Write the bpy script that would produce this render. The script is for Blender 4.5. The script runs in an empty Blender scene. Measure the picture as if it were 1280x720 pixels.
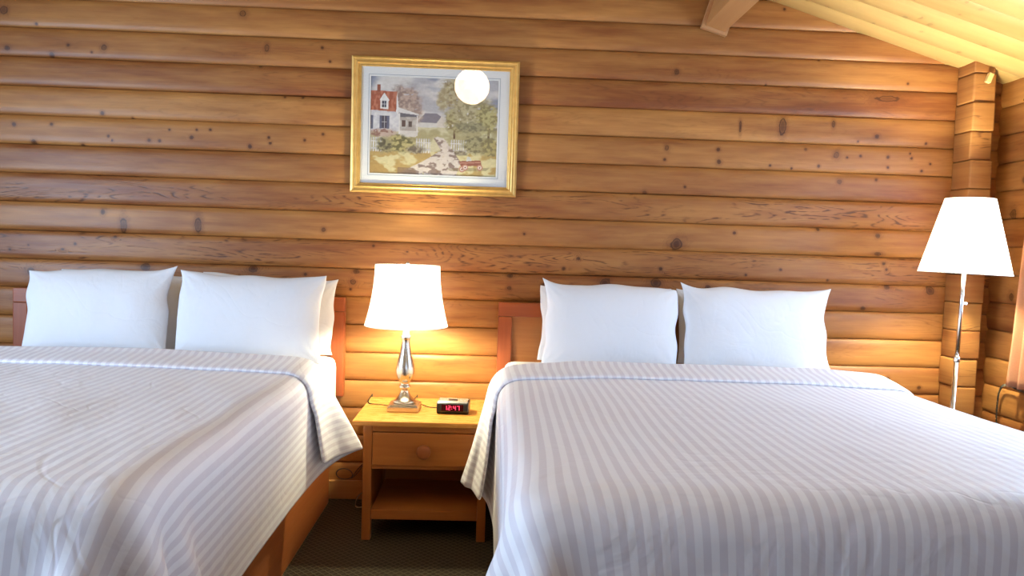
import bpy, bmesh, math, random
import numpy as np
from mathutils import Vector, Matrix

C = bpy.context.scene.collection
scene = bpy.context.scene
PI = math.pi
random.seed(4)

# ---------------------------------------------------------------- camera maths (1280 x 720 frame)
FPX = 924.0
ROLL = 0.032
CAM = np.array([0.0, -3.5, 1.21])
_dy = np.array([(612 - 640) / FPX, (311 - 360) / FPX, 1.0]); _dy /= np.linalg.norm(_dy)
_n = np.cross(_dy, np.array([1.0, ROLL, 0.0])); _n /= np.linalg.norm(_n)
if _n[1] > 0: _n = -_n
_r = np.cross(_dy, _n)
if _r[0] < 0: _r = -_r
RW = np.stack([_r, _dy, _n])            # camera (x right, y down, z forward) -> world

def ray(px, py):
    return RW @ np.array([(px - 640) / FPX, (py - 360) / FPX, 1.0])
def on_y(px, py, Y):
    r = ray(px, py); return CAM + r * ((Y - CAM[1]) / r[1])
def on_x(px, py, X):
    r = ray(px, py); return CAM + r * ((X - CAM[0]) / r[0])

cam_d = bpy.data.cameras.new('camera')
cam = bpy.data.objects.new('camera', cam_d); C.objects.link(cam)
xr = RW @ np.array([1.0, 0, 0]); up = RW @ np.array([0, -1.0, 0]); bk = RW @ np.array([0, 0, -1.0])
cam.matrix_world = Matrix(((xr[0], up[0], bk[0], CAM[0]), (xr[1], up[1], bk[1], CAM[1]), (xr[2], up[2], bk[2], CAM[2]), (0, 0, 0, 1)))
cam_d.sensor_width = 36.0
cam_d.lens = FPX / 1280 * 36.0
cam_d.clip_start = 0.05
scene.camera = cam

# ---------------------------------------------------------------- tagging and linking helpers
def tag(o, label, cat, group=None):
    o['label'] = label; o['category'] = cat
    if group: o['group'] = group
    return o
def thing(name, label, cat, loc=(0, 0, 0), rotz=0.0, group=None):
    o = bpy.data.objects.new(name, None); C.objects.link(o)
    o.location = loc; o.rotation_euler = (0, 0, rotz); o.empty_display_size = 0.05
    return tag(o, label, cat, group)
def smooth(me, on=True):
    me.polygons.foreach_set('use_smooth', [on] * len(me.polygons)); me.update()
def obj(name, bm, mat, parent=None, smooth_it=False, part_label=None):
    me = bpy.data.meshes.new(name); bm.normal_update(); bm.to_mesh(me); bm.free()
    if smooth_it: smooth(me)
    for m in (mat if isinstance(mat, (list, tuple)) else [mat]): me.materials.append(m)
    o = bpy.data.objects.new(name, me); C.objects.link(o)
    if parent: o.parent = parent
    if part_label: o['label'] = part_label
    return o
def struct(o):
    o['kind'] = 'structure'; return o
def mesh_np(name, verts, faces, mat, parent=None, smooth_it=True):
    me = bpy.data.meshes.new(name)
    verts = np.asarray(verts, dtype=np.float32).reshape(-1, 3); faces = np.asarray(faces, dtype=np.int32)
    nf = len(faces); k = faces.shape[1]
    me.vertices.add(len(verts)); me.vertices.foreach_set('co', verts.ravel())
    me.loops.add(nf * k); me.loops.foreach_set('vertex_index', faces.ravel())
    me.polygons.add(nf)
    me.polygons.foreach_set('loop_start', np.arange(0, nf * k, k, dtype=np.int32))
    me.update(calc_edges=True); me.validate()
    if smooth_it: smooth(me)
    me.materials.append(mat)
    o = bpy.data.objects.new(name, me); C.objects.link(o)
    if parent: o.parent = parent
    return o
def attr(me, name, typ, dom, data):
    a = me.attributes.new(name, typ, dom)
    key = 'vector' if typ == 'FLOAT_VECTOR' else ('color' if typ == 'FLOAT_COLOR' else 'value')
    a.data.foreach_set(key, np.asarray(data, dtype=np.float32).ravel())
def grid_faces(nr, nc, wrap=False):
    r = np.arange(nr - 1)[:, None]; c = np.arange(nc if wrap else nc - 1)[None, :]
    c2 = (c + 1) % nc
    return np.stack([r * nc + c, r * nc + c2, (r + 1) * nc + c2, (r + 1) * nc + c], -1).reshape(-1, 4)

def rbox(bm, lo, hi, bev=0.003, seg=2, rot=None, piv=None, taper=None):
    """a bevelled board added to bm"""
    lo = Vector(lo); hi = Vector(hi)
    vs = [bm.verts.new((x, y, z)) for x in (lo.x, hi.x) for y in (lo.y, hi.y) for z in (lo.z, hi.z)]
    if taper:
        c = (lo + hi) / 2
        for v in vs[0::2]:
            v.co.x = c.x + (v.co.x - c.x) * taper; v.co.y = c.y + (v.co.y - c.y) * taper
    idx = [(0, 1, 3, 2), (4, 6, 7, 5), (0, 4, 5, 1), (2, 3, 7, 6), (0, 2, 6, 4), (1, 5, 7, 3)]
    fs = [bm.faces.new([vs[i] for i in f]) for f in idx]
    es = list({e for f in fs for e in f.edges})
    if bev > 0:
        r = bmesh.ops.bevel(bm, geom=es, offset=bev, segments=seg, profile=0.6, affect='EDGES')
        vs = list({v for v in r['verts']} | {v for v in vs if v.is_valid})
    if rot is not None:
        bmesh.ops.rotate(bm, verts=[v for v in vs if v.is_valid], cent=piv or (lo + hi) / 2, matrix=rot)
    return bm
def box_bm(*a, **k):
    return rbox(bmesh.new(), *a, **k)
def lathe(bm, prof, seg=40, cx=0, cy=0, cap=True):
    rings = []
    for r, z in prof:
        rings.append([bm.verts.new((cx + r * math.cos(2 * PI * i / seg), cy + r * math.sin(2 * PI * i / seg), z)) for i in range(seg)])
    for a, b in zip(rings, rings[1:]):
        for i in range(seg):
            bm.faces.new((a[i], a[(i + 1) % seg], b[(i + 1) % seg], b[i]))
    if cap:
        bm.faces.new(rings[0][::-1]); bm.faces.new(rings[-1])
    return bm
def catmull(pts, n=8):
    pts = [np.array(p, float) for p in pts]
    P = [2 * pts[0] - pts[1]] + pts + [2 * pts[-1] - pts[-2]]
    out = []
    for i in range(1, len(P) - 2):
        a, b, c, d = P[i - 1:i + 3]
        for k in range(n):
            t = k / n
            out.append(.5 * ((2 * b) + (-a + c) * t + (2 * a - 5 * b + 4 * c - d) * t * t + (-a + 3 * b - 3 * c + d) * t ** 3))
    out.append(pts[-1]); return out
def tube(bm, pts, r, seg=8, n=8):
    P = catmull(pts, n) if n > 1 else [np.array(p, float) for p in pts]
    rings = []; ref = np.array([0.13, 0.21, 0.97])
    for i, p in enumerate(P):
        t = P[min(i + 1, len(P) - 1)] - P[max(i - 1, 0)]; t /= np.linalg.norm(t) + 1e-9
        u = np.cross(t, ref); 
        if np.linalg.norm(u) < 1e-3: u = np.cross(t, [1, 0, 0])
        u /= np.linalg.norm(u); w = np.cross(t, u); ref = w
        rings.append([bm.verts.new(p + r * (math.cos(2 * PI * k / seg) * u + math.sin(2 * PI * k / seg) * w)) for k in range(seg)])
    for a, b in zip(rings, rings[1:]):
        for i in range(seg): bm.faces.new((a[i], a[(i + 1) % seg], b[(i + 1) % seg], b[i]))
    bm.faces.new(rings[0][::-1]); bm.faces.new(rings[-1])
    return bm
def arr(*a): return np.array(a, float)

# smooth value noise for numpy
def vnoise(x, y, seed=0):
    x = np.asarray(x, float); y = np.asarray(y, float)
    xi = np.floor(x).astype(np.int64); yi = np.floor(y).astype(np.int64); fx = x - xi; fy = y - yi
    def h(a, b):
        n = (a * 374761393 + b * 668265263 + seed * 1442695041) & 0xffffffff
        n = ((n ^ (n >> 13)) * 1274126177) & 0xffffffff
        return ((n ^ (n >> 16)) & 0xffff) / 65535.0
    sx = fx * fx * (3 - 2 * fx); sy = fy * fy * (3 - 2 * fy)
    return (h(xi, yi) * (1 - sx) + h(xi + 1, yi) * sx) * (1 - sy) + (h(xi, yi + 1) * (1 - sx) + h(xi + 1, yi + 1) * sx) * sy
def fbm(x, y, seed=0, oct=4):
    v = 0; a = .5; t = 0
    for o in range(oct):
        v = v + a * vnoise(np.asarray(x) * 2 ** o, np.asarray(y) * 2 ** o, seed + o); t += a; a *= .5
    return v / t
def sstep(a, b, x):
    t = np.clip((np.asarray(x, float) - a) / (b - a), 0, 1); return t * t * (3 - 2 * t)

# ---------------------------------------------------------------- materials
class NT:
    def __init__(s, name):
        s.m = bpy.data.materials.new(name); s.m.use_nodes = True
        s.t = s.m.node_tree; s.t.nodes.clear()
        s.out = s.t.nodes.new('ShaderNodeOutputMaterial')
    def n(s, typ, **k):
        nd = s.t.nodes.new(typ)
        for a, v in k.items(): setattr(nd, a, v)
        return nd
    def put(s, sock, v):
        if isinstance(v, bpy.types.NodeSocket): s.t.links.new(v, sock)
        elif v is not None:
            if hasattr(sock.default_value, '__len__') and not hasattr(v, '__len__'): v = (v,) * len(sock.default_value)
            if hasattr(v, '__len__') and len(sock.default_value) == 4 and len(v) == 3: v = (*v, 1)
            sock.default_value = v
    def math(s, op, a, b=0.0, c=None, clamp=False):
        nd = s.n('ShaderNodeMath', operation=op, use_clamp=clamp)
        s.put(nd.inputs[0], a); s.put(nd.inputs[1], b)
        if c is not None: s.put(nd.inputs[2], c)
        return nd.outputs[0]
    def mapr(s, v, a, b, c=0.0, d=1.0, kind='SMOOTHSTEP'):
        nd = s.n('ShaderNodeMapRange', interpolation_type=kind)
        for i, x in enumerate((v, a, b, c, d)): s.put(nd.inputs[i], x)
        return nd.outputs[0]
    def mix(s, f, a, b, mode='MIX'):
        nd = s.n('ShaderNodeMix', data_type='RGBA', blend_type=mode)
        s.put(nd.inputs[0], f); s.put(nd.inputs[6], a); s.put(nd.inputs[7], b)
        return nd.outputs[2]
    def noise(s, vec, scale=1.0, detail=2.0, rough=.5, dist=0.0):
        nd = s.n('ShaderNodeTexNoise'); s.put(nd.inputs['Vector'], vec)
        nd.inputs['Scale'].default_value = scale; nd.inputs['Detail'].default_value = detail
        nd.inputs['Roughness'].default_value = rough; nd.inputs['Distortion'].default_value = dist
        return nd.outputs[0]
    def comb(s, x, y, z):
        nd = s.n('ShaderNodeCombineXYZ'); s.put(nd.inputs[0], x); s.put(nd.inputs[1], y); s.put(nd.inputs[2], z); return nd.outputs[0]
    def sep(s, v):
        nd = s.n('ShaderNodeSeparateXYZ'); s.put(nd.inputs[0], v); return nd.outputs
    def attr(s, name):
        nd = s.n('ShaderNodeAttribute', attribute_name=name); return nd
    def objc(s):
        return s.n('ShaderNodeTexCoord').outputs['Object']
    def bump(s, h, strength=.2, dist=.01):
        nd = s.n('ShaderNodeBump'); s.put(nd.inputs['Height'], h)
        nd.inputs['Strength'].default_value = strength; nd.inputs['Distance'].default_value = dist
        return nd.outputs[0]
    def bsdf(s, **k):
        b = s.n('ShaderNodeBsdfPrincipled')
        for a, v in k.items(): s.put(b.inputs[a.replace('_', ' ')], v)
        s.t.links.new(b.outputs[0], s.out.inputs[0]); return b

def log_wood(name, dark, light, rough=.42, lines=1.0):
    t = NT(name)
    s_, z_, _ = t.sep(t.attr('sz').outputs['Vector'])
    tone, fig, seed = t.sep(t.attr('pk').outputs['Vector'])
    kx, kz, kr = t.sep(t.attr('kc').outputs['Vector'])
    kst, kas, kring = t.sep(t.attr('kd').outputs['Vector'])
    wob = t.noise(t.comb(t.math('MULTIPLY', s_, 30.0), t.math('MULTIPLY', z_, 30.0), seed), 1.0, 2)
    wob = t.math('MULTIPLY_ADD', wob, 1.1, .45)
    qx = t.math('DIVIDE', t.math('SUBTRACT', s_, kx), kr)
    qz = t.math('DIVIDE', t.math('SUBTRACT', z_, kz), t.math('MULTIPLY', kr, kas))
    d = t.math('MULTIPLY', t.math('SQRT', t.math('ADD', t.math('MULTIPLY', qx, qx), t.math('MULTIPLY', qz, qz))), wob)
    near = t.mapr(d, 0.8, 4.0, 1.0, 0.0)
    near = t.math('MULTIPLY', near, kst)
    # contour grain
    N = t.noise(t.comb(t.math('MULTIPLY', s_, 1.5), t.math('MULTIPLY', z_, 12.0), t.math('MULTIPLY', seed, 37.0)), 1.0, 1.2, .45)
    N = t.math('ADD', N, t.math('MULTIPLY', near, .16))
    jit = t.noise(t.comb(t.math('MULTIPLY', s_, 14.0), t.math('MULTIPLY', z_, 60.0), seed), 1.0, 2)
    N2 = t.math('ADD', N, t.math('MULTIPLY', jit, .03))
    sn = t.math('MULTIPLY_ADD', t.math('SINE', t.math('MULTIPLY', N2, 120.0)), .5, .5)
    ln = t.math('POWER', sn, 5.0)
    mask = t.mapr(t.noise(t.comb(t.math('MULTIPLY', s_, 2.2), t.math('MULTIPLY', z_, 16.0), t.math('MULTIPLY', seed, 11.0)), 1.0, 2), .40, .62)
    brk = t.mapr(t.noise(t.comb(t.math('MULTIPLY', s_, 22.0), t.math('MULTIPLY', z_, 90.0), 0.0), 1.0, 1), .35, .6)
    amp = t.math('MULTIPLY', t.math('MULTIPLY', mask, brk), t.math('MULTIPLY_ADD', fig, 1.1, .06))
    amp = t.math('MAXIMUM', amp, t.math('MULTIPLY', near, .25))
    lines_f = t.math('MULTIPLY', t.math('MULTIPLY', ln, amp), lines, clamp=True)
    fib = t.noise(t.comb(t.math('MULTIPLY', s_, 4.0), t.math('MULTIPLY', z_, 260.0), seed), 1.0, 3, .6)
    big = t.noise(t.comb(t.math('MULTIPLY', s_, 1.1), t.math('MULTIPLY', z_, 7.0), t.math('MULTIPLY', seed, 5.0)), 1.0, 3)
    med = t.noise(t.comb(t.math('MULTIPLY', s_, 5.0), t.math('MULTIPLY', z_, 40.0), t.math('MULTIPLY', seed, 9.0)), 1.0, 3)
    f = t.math('ADD', t.math('MULTIPLY_ADD', tone, .8, -.05), t.math('MULTIPLY_ADD', big, 1.3, -.62))
    f = t.math('ADD', f, t.math('MULTIPLY_ADD', fib, .34, -.17))
    f = t.math('ADD', f, t.math('MULTIPLY_ADD', med, .8, -.4), clamp=True)
    col = t.mix(f, dark, light)
    deep = tuple(c * .42 for c in dark)
    col = t.mix(t.math('MULTIPLY', lines_f, .9), col, deep)
    core = t.math('MULTIPLY', t.mapr(d, .35, 1.25, 1.0, 0.0), kst)
    ringv = t.math('MULTIPLY', t.math('MULTIPLY', t.mapr(d, .75, .95), t.mapr(d, .98, 1.25, 1.0, 0.0)), kst)
    halo = t.math('MULTIPLY', t.mapr(d, .7, 3.0, .45, 0.0), kst)
    col = t.mix(halo, col, tuple(c * .6 for c in dark))
    corec = t.math('MULTIPLY', core, t.math('MULTIPLY_ADD', kring, -.65, 1.0))
    col = t.mix(t.math('MULTIPLY', corec, .88), col, (dark[0] * .26, dark[1] * .22, dark[2] * .2))
    col = t.mix(t.math('MULTIPLY', ringv, .8), col, (dark[0] * .22, dark[1] * .2, dark[2] * .2))
    h = t.math('SUBTRACT', t.math('MULTIPLY', fib, .5), t.math('MULTIPLY', lines_f, .6))
    r = t.math('MULTIPLY_ADD', fib, .2, rough - .1)
    t.bsdf(Base_Color=col, Roughness=r, Specular_IOR_Level=.35, Normal=t.bump(h, .25, .003))
    return t.m

def wood(name, dark, light, axis='x', rough=.38, freq=1.0, red=None):
    t = NT(name)
    v = t.sep(t.objc()); k = {'x': (2.0, 38.0, 38.0), 'y': (38.0, 2.0, 38.0), 'z': (38.0, 38.0, 2.0)}[axis]
    a = t.noise(t.comb(*[t.math('MULTIPLY', v[i], k[i] * freq) for i in range(3)]), 1.0, 3, .55, .6)
    b = t.noise(t.comb(*[t.math('MULTIPLY', v[i], k[i] * freq * 5) for i in range(3)]), 1.0, 3, .6)
    c = t.noise(t.comb(*[t.math('MULTIPLY', v[i], k[i] * freq * .18) for i in range(3)]), 1.0, 2)
    f = t.math('ADD', t.math('MULTIPLY_ADD', a, .9, -.2), t.math('MULTIPLY_ADD', b, .35, -.17))
    f = t.math('ADD', f, t.math('MULTIPLY_ADD', c, .7, -.3), clamp=True)
    col = t.mix(f, dark, light)
    t.bsdf(Base_Color=col, Roughness=t.math('MULTIPLY_ADD', b, .2, rough - .1), Specular_IOR_Level=.4, Normal=t.bump(b, .12, .002))
    return t.m
def plain(name, col, rough=.5, metal=0.0, spec=.5, nscale=60.0, var=.08, bump=.0):
    t = NT(name); nz = t.noise(t.objc(), nscale, 3)
    c = t.mix(t.math('MULTIPLY', nz, 1.0), tuple(x * (1 - var) for x in col), tuple(min(1, x * (1 + var)) for x in col))
    k = dict(Base_Color=c, Roughness=rough, Metallic=metal, Specular_IOR_Level=spec)
    if bump: k['Normal'] = t.bump(nz, bump, .002)
    t.bsdf(**k); return t.m
def glow(name, col, strength, base=(.9, .9, .9)):
    t = NT(name); t.bsdf(Base_Color=base, Roughness=.6, Emission_Color=col, Emission_Strength=strength); return t.m

WARM = (1.0, .93, .60)
M = {}
M['log'] = log_wood('log_wall_wood', (.205, .060, .016), (.51, .235, .066))
M['log_pale'] = log_wood('ceiling_pine', (.38, .235, .085), (.55, .385, .16), .38, .5)
M['log_end'] = log_wood('log_end_grain', (.25, .09, .025), (.47, .23, .07), .6)
M['head'] = wood('headboard_stain', (.28, .062, .018), (.46, .125, .038), 'x')
M['head_v'] = wood('headboard_stain_upright', (.28, .062, .018), (.46, .125, .038), 'z')
M['head_panel'] = wood('headboard_panel', (.40, .15, .045), (.56, .25, .085), 'x', .4)
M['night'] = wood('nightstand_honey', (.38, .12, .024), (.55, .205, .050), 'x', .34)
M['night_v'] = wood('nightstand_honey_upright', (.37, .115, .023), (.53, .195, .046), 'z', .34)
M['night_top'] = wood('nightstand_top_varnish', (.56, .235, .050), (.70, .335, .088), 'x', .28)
M['platform'] = wood('bed_platform_wood', (.33, .095, .025), (.46, .155, .045), 'y', .36)
M['base'] = wood('baseboard_wood', (.40, .17, .05), (.54, .27, .09), 'x', .4)
M['beam'] = wood('beam_wood', (.50, .24, .085), (.64, .35, .14), 'y', .5, .5)
M['beam_trim'] = wood('beam_trim_wood', (.46, .22, .09), (.62, .34, .15), 'x', .5)
M['nickel'] = plain('brushed_nickel', (.66, .62, .56), .26, 1.0, nscale=200, var=.05)
M['chrome'] = plain('satin_chrome', (.72, .71, .70), .2, 1.0, nscale=200, var=.03)
M['black'] = plain('black_plastic', (.012, .012, .014), .3)
M['silver'] = plain('silver_plastic', (.62, .61, .60), .25, .7)
M['display'] = plain('dark_red_display', (.035, .002, .006), .12)
M['digit'] = glow('red_led', (1.0, .04, .10), 2.2, (.3, .0, .02))
M['cord_dark'] = plain('dark_cord', (.03, .025, .02), .5)
M['cord_grey'] = plain('grey_cord', (.20, .19, .16), .45)
M['cord_white'] = plain('white_cord', (.62, .55, .45), .5)
M['bulb'] = glow('lit_bulb', WARM, 640.0)
M['bulb_floor'] = glow('lit_floor_lamp_bulb', WARM, 1250.0)
M['globe'] = glow('lit_opal_globe', (1.0, .74, .48), 11.0)
M['piping'] = plain('shade_piping', (.62, .58, .54), .7)
M['tag'] = plain('pale_paper_tag', (.80, .62, .26), .7)
M['white_paint'] = plain('white_window_paint', (.78, .77, .74), .4)
M['platform_dark'] = plain('nightstand_inner', (.16, .06, .02), .6)

def shade_mat(name, col, em, st):
    t = NT(name)
    d = t.n('ShaderNodeBsdfDiffuse'); d.inputs[0].default_value = (*col, 1)
    tr = t.n('ShaderNodeBsdfTranslucent'); tr.inputs[0].default_value = (*col, 1)
    nz = t.noise(t.objc(), 300.0, 2)
    t.put(d.inputs['Normal'], t.bump(nz, .1, .001))
    mx = t.n('ShaderNodeMixShader'); mx.inputs[0].default_value = .5
    t.t.links.new(d.outputs[0], mx.inputs[1]); t.t.links.new(tr.outputs[0], mx.inputs[2])
    e = t.n('ShaderNodeEmission'); e.inputs[0].default_value = (*em, 1); e.inputs[1].default_value = st
    a = t.n('ShaderNodeAddShader'); t.t.links.new(mx.outputs[0], a.inputs[0]); t.t.links.new(e.outputs[0], a.inputs[1])
    t.t.links.new(a.outputs[0], t.out.inputs[0]); return t.m
M['shade'] = shade_mat('lit_white_lampshade', (.80, .76, .70), (1.0, .86, .66), 1.3)
M['shade_floor'] = shade_mat('lit_white_floor_lampshade', (.80, .76, .70), (1.0, .86, .66), 1.3)

def fabric(name, col, stripes=False):
    t = NT(name)
    w = t.objc()
    crease = t.noise(w, 9.0, 3, .5, .8)
    weave = t.noise(w, 420.0, 1)
    rid = t.math('ABSOLUTE', t.math('SUBTRACT', t.noise(w, 3.2, 2, .5, 1.0), .5))
    rid = t.mapr(rid, .0, .035, 0.0, 1.0)
    soft = t.noise(w, 17.0, 2, .5, 1.5)
    h = t.math('ADD', t.math('ADD', crease, t.math('MULTIPLY', weave, .02)), t.math('ADD', t.math('MULTIPLY', rid, .16 if stripes else .10), t.math('MULTIPLY', soft, .35 if not stripes else .1)))
    if stripes:
        u, v, _ = t.sep(t.attr('cloth').outputs['Vector'])
        ph = t.math('FRACT', t.math('ADD', t.math('DIVIDE', u, .0305), t.math('MULTIPLY', t.noise(w, 2.0, 1), .12)))
        st = t.math('MULTIPLY', t.mapr(ph, .0, .05), t.mapr(ph, .5, .55, 1.0, 0.0))
        c = t.mix(st, col, (col[0] * .84, col[1] * .81, col[2] * .84))
        t.bsdf(Base_Color=c, Roughness=t.math('MULTIPLY_ADD', st, -.12, .62), Specular_IOR_Level=.3,
               Sheen_Weight=.15, Sheen_Roughness=.4, Normal=t.bump(h, .22, .02))
    else:
        t.bsdf(Base_Color=col, Roughness=.75, Specular_IOR_Level=.2, Sheen_Weight=.12, Normal=t.bump(h, .22, .02))
    return t.m
M['duvet'] = fabric('striped_white_sateen', (.80, .79, .83), True)
M['pillow'] = fabric('white_pillowcase_cotton', (.73, .735, .77))
M['sheet'] = fabric('white_sheet_cotton', (.84, .84, .86))

def curtain_mat():
    t = NT('peach_curtain_cloth')
    d = t.n('ShaderNodeBsdfDiffuse'); tr = t.n('ShaderNodeBsdfTranslucent')
    c = t.mix(t.noise(t.objc(), 250.0, 2), (.70, .36, .20), (.82, .46, .27))
    t.put(d.inputs[0], c); t.put(tr.inputs[0], c)
    mx = t.n('ShaderNodeMixShader'); mx.inputs[0].default_value = .4
    t.t.links.new(d.outputs[0], mx.inputs[1]); t.t.links.new(tr.outputs[0], mx.inputs[2]); t.t.links.new(mx.outputs[0], t.out.inputs[0])
    return t.m
M['curtain'] = curtain_mat()
def glass_mat(name):
    t = NT(name)
    tr = t.n('ShaderNodeBsdfTransparent'); g = t.n('ShaderNodeBsdfGlossy'); g.inputs['Roughness'].default_value = .0
    fr = t.n('ShaderNodeFresnel'); fr.inputs['IOR'].default_value = 2.0
    bf = t.n('ShaderNodeNewGeometry').outputs['Backfacing']
    mx = t.n('ShaderNodeMixShader'); t.put(mx.inputs[0], t.math('MULTIPLY', fr.outputs[0], t.math('SUBTRACT', 1.0, bf)))
    t.t.links.new(tr.outputs[0], mx.inputs[1]); t.t.links.new(g.outputs[0], mx.inputs[2]); t.t.links.new(mx.outputs[0], t.out.inputs[0])
    return t.m
M['glass'] = glass_mat('clear_glass')
def gold_mat():
    t = NT('gilt_frame')
    nz = t.noise(t.objc(), 35.0, 4)
    c = t.mix(nz, (.52, .29, .075), (.76, .48, .15))
    t.bsdf(Base_Color=c, Metallic=.55, Roughness=.36, Normal=t.bump(nz, .08, .002)); return t.m
M['gold'] = gold_mat()
def vcol(name, rough=.7):
    t = NT(name); t.bsdf(Base_Color=t.attr('paint').outputs['Color'], Roughness=rough, Specular_IOR_Level=.2); return t.m
M['painting'] = vcol('printed_painting')
M['mat'] = plain('mat_board', (.74, .73, .72), .8, nscale=400)
M['matline'] = plain('mat_blue_line', (.26, .31, .38), .8)
def carpet_mat():
    t = NT('patterned_carpet')
    x, y, _ = t.sep(t.objc())
    a = t.math('ADD', x, y); b = t.math('SUBTRACT', x, y)
    def cell(v): return t.math('ABSOLUTE', t.math('SUBTRACT', t.math('FRACT', t.math('MULTIPLY', v, 32.0)), .5))
    dd = t.math('MAXIMUM', cell(a), cell(b))
    gridl = t.mapr(dd, .30, .46)
    nz = t.noise(t.objc(), 260.0, 3); bigz = t.noise(t.objc(), 9.0, 2)
    c = t.mix(gridl, (.040, .033, .024), (.105, .085, .055))
    c = t.mix(t.math('MULTIPLY', nz, .7), c, (.022, .018, .014))
    c = t.mix(t.math('MULTIPLY', bigz, .3), c, (.085, .055, .03))
    t.bsdf(Base_Color=c, Roughness=.95, Specular_IOR_Level=.1, Normal=t.bump(t.math('ADD', nz, gridl), .5, .004)); return t.m
M['carpet'] = carpet_mat()

# ---------------------------------------------------------------- room: log walls
PITCH = .1324; Z0 = .037
X_R = 2.42; X_L = -3.3; Y_F = -5.4
RIDGE = -.44
def roof_z(x):
    return 2.178 + .303 * (2.272 - RIDGE) - .303 * abs(x - RIDGE)
def roof_x(z):
    h = (roof_z(RIDGE) - z) / .303
    return h
TONE = {17: .6, 16: .55, 15: .5, 14: .26, 13: .72, 12: .66, 11: .42, 10: .42, 9: .66, 8: .45, 7: .40, 6: .66, 5: .74, 4: .5, 3: .72, 2: .6, 1: .7, 0: .6}
FIG = {10: 1.0, 8: .9, 7: .55, 14: .3, 6: .3, 2: .3}

def knots_px():
    L = []
    def add(ox, oy, sc, lst):
        for k in lst:
            x, y, r = k[:3]; asp = k[3] if len(k) > 3 else 1.0; ring = k[4] if len(k) > 4 else 0.0
            L.append((ox + x / sc, oy + y / sc, r / sc, asp, ring))
    add(0, 0, 2.88, [(873, 48, 13, 1, 1), (375, 172, 11, 1, .6), (960, 172, 9, 1.7, 1), (1160, 172, 5), (1188, 222, 4), (938, 235, 8), (25, 172, 10), (185, 198, 10), (245, 162, 7),
        (330, 188, 5), (130, 85, 5), (368, 407, 7), (475, 425, 5), (50, 447, 8), (185, 447, 7), (120, 510, 11), (295, 523, 8), (390, 490, 5), (403, 505, 5), (537, 505, 7), (575, 507, 6),
        (610, 467, 4), (690, 495, 7), (708, 467, 5), (757, 467, 5), (900, 528, 8), (973, 515, 6), (968, 495, 4), (1097, 505, 5), (1163, 483, 6), (12, 35, 15, 1, .7), (1025, 349, 4), (1090, 351, 4)])
    add(0, 230, 2.88, [(370, 100, 9, 1.3), (445, 148, 14, 2.1, .5), (712, 150, 14, 2.6, .5), (1165, 165, 9, 1, .6), (35, 235, 6), (225, 235, 9, .6), (270, 215, 6), (102, 220, 5), (415, 190, 8, .7),
        (112, 317, 17), (525, 300, 20, .8), (910, 305, 19, .8), (1100, 325, 7)])
    add(820, 0, 2.77, [(445, 32, 4), (627, 75, 10, 1, 1), (72, 248, 10, 1.2, .4), (382, 293, 5), (872, 290, 4), (565, 207, 5), (805, 342, 46, .27, 1), (438, 440, 14, 2.4, .6), (292, 440, 4, 4), (765, 473, 9),
        (615, 430, 7, 2, .5), (935, 497, 4), (700, 490, 4), (37, 512, 9, 1.2, 1), (30, 552, 6), (215, 518, 8), (218, 560, 9), (518, 517, 6, 1, .6), (625, 537, 12, 1.2, .7), (662, 545, 4), (708, 540, 5), (803, 545, 6),
        (803, 580, 6), (880, 532, 5), (885, 548, 6), (563, 575, 5), (395, 573, 5), (470, 583, 4), (920, 592, 5), (635, 630, 9, 1, .5), (762, 623, 6), (100, 647, 3), (950, 568, 4)])
    add(640, 230, 2.286, [(380, 25, 7, 1, .4), (470, 172, 20, 1.1), (1045, 148, 9), (1045, 200, 13, .6), (190, 213, 6), (425, 243, 6), (148, 242, 5), (768, 245, 4), (1062, 228, 6), (1070, 245, 5), (668, 260, 4),
        (902, 275, 4), (265, 283, 17), (410, 283, 17), (560, 297, 10), (90, 290, 8), (1072, 293, 9), (1195, 305, 14), (1003, 355, 10, .7), (635, 140, 5), (875, 130, 6), (35, 143, 5)])
    add(430, 300, 5.565, [(85, 220, 24, .8), (65, 290, 24, .8, .9), (45, 343, 8), (205, 40, 12), (440, 82, 8, .6), (1155, 250, 24, .7), (1150, 335, 17, .9, .5)])
    add(860, 420, 2.4, [(600, 128, 6), (692, 155, 7), (580, 255, 6)])
    return L

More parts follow.
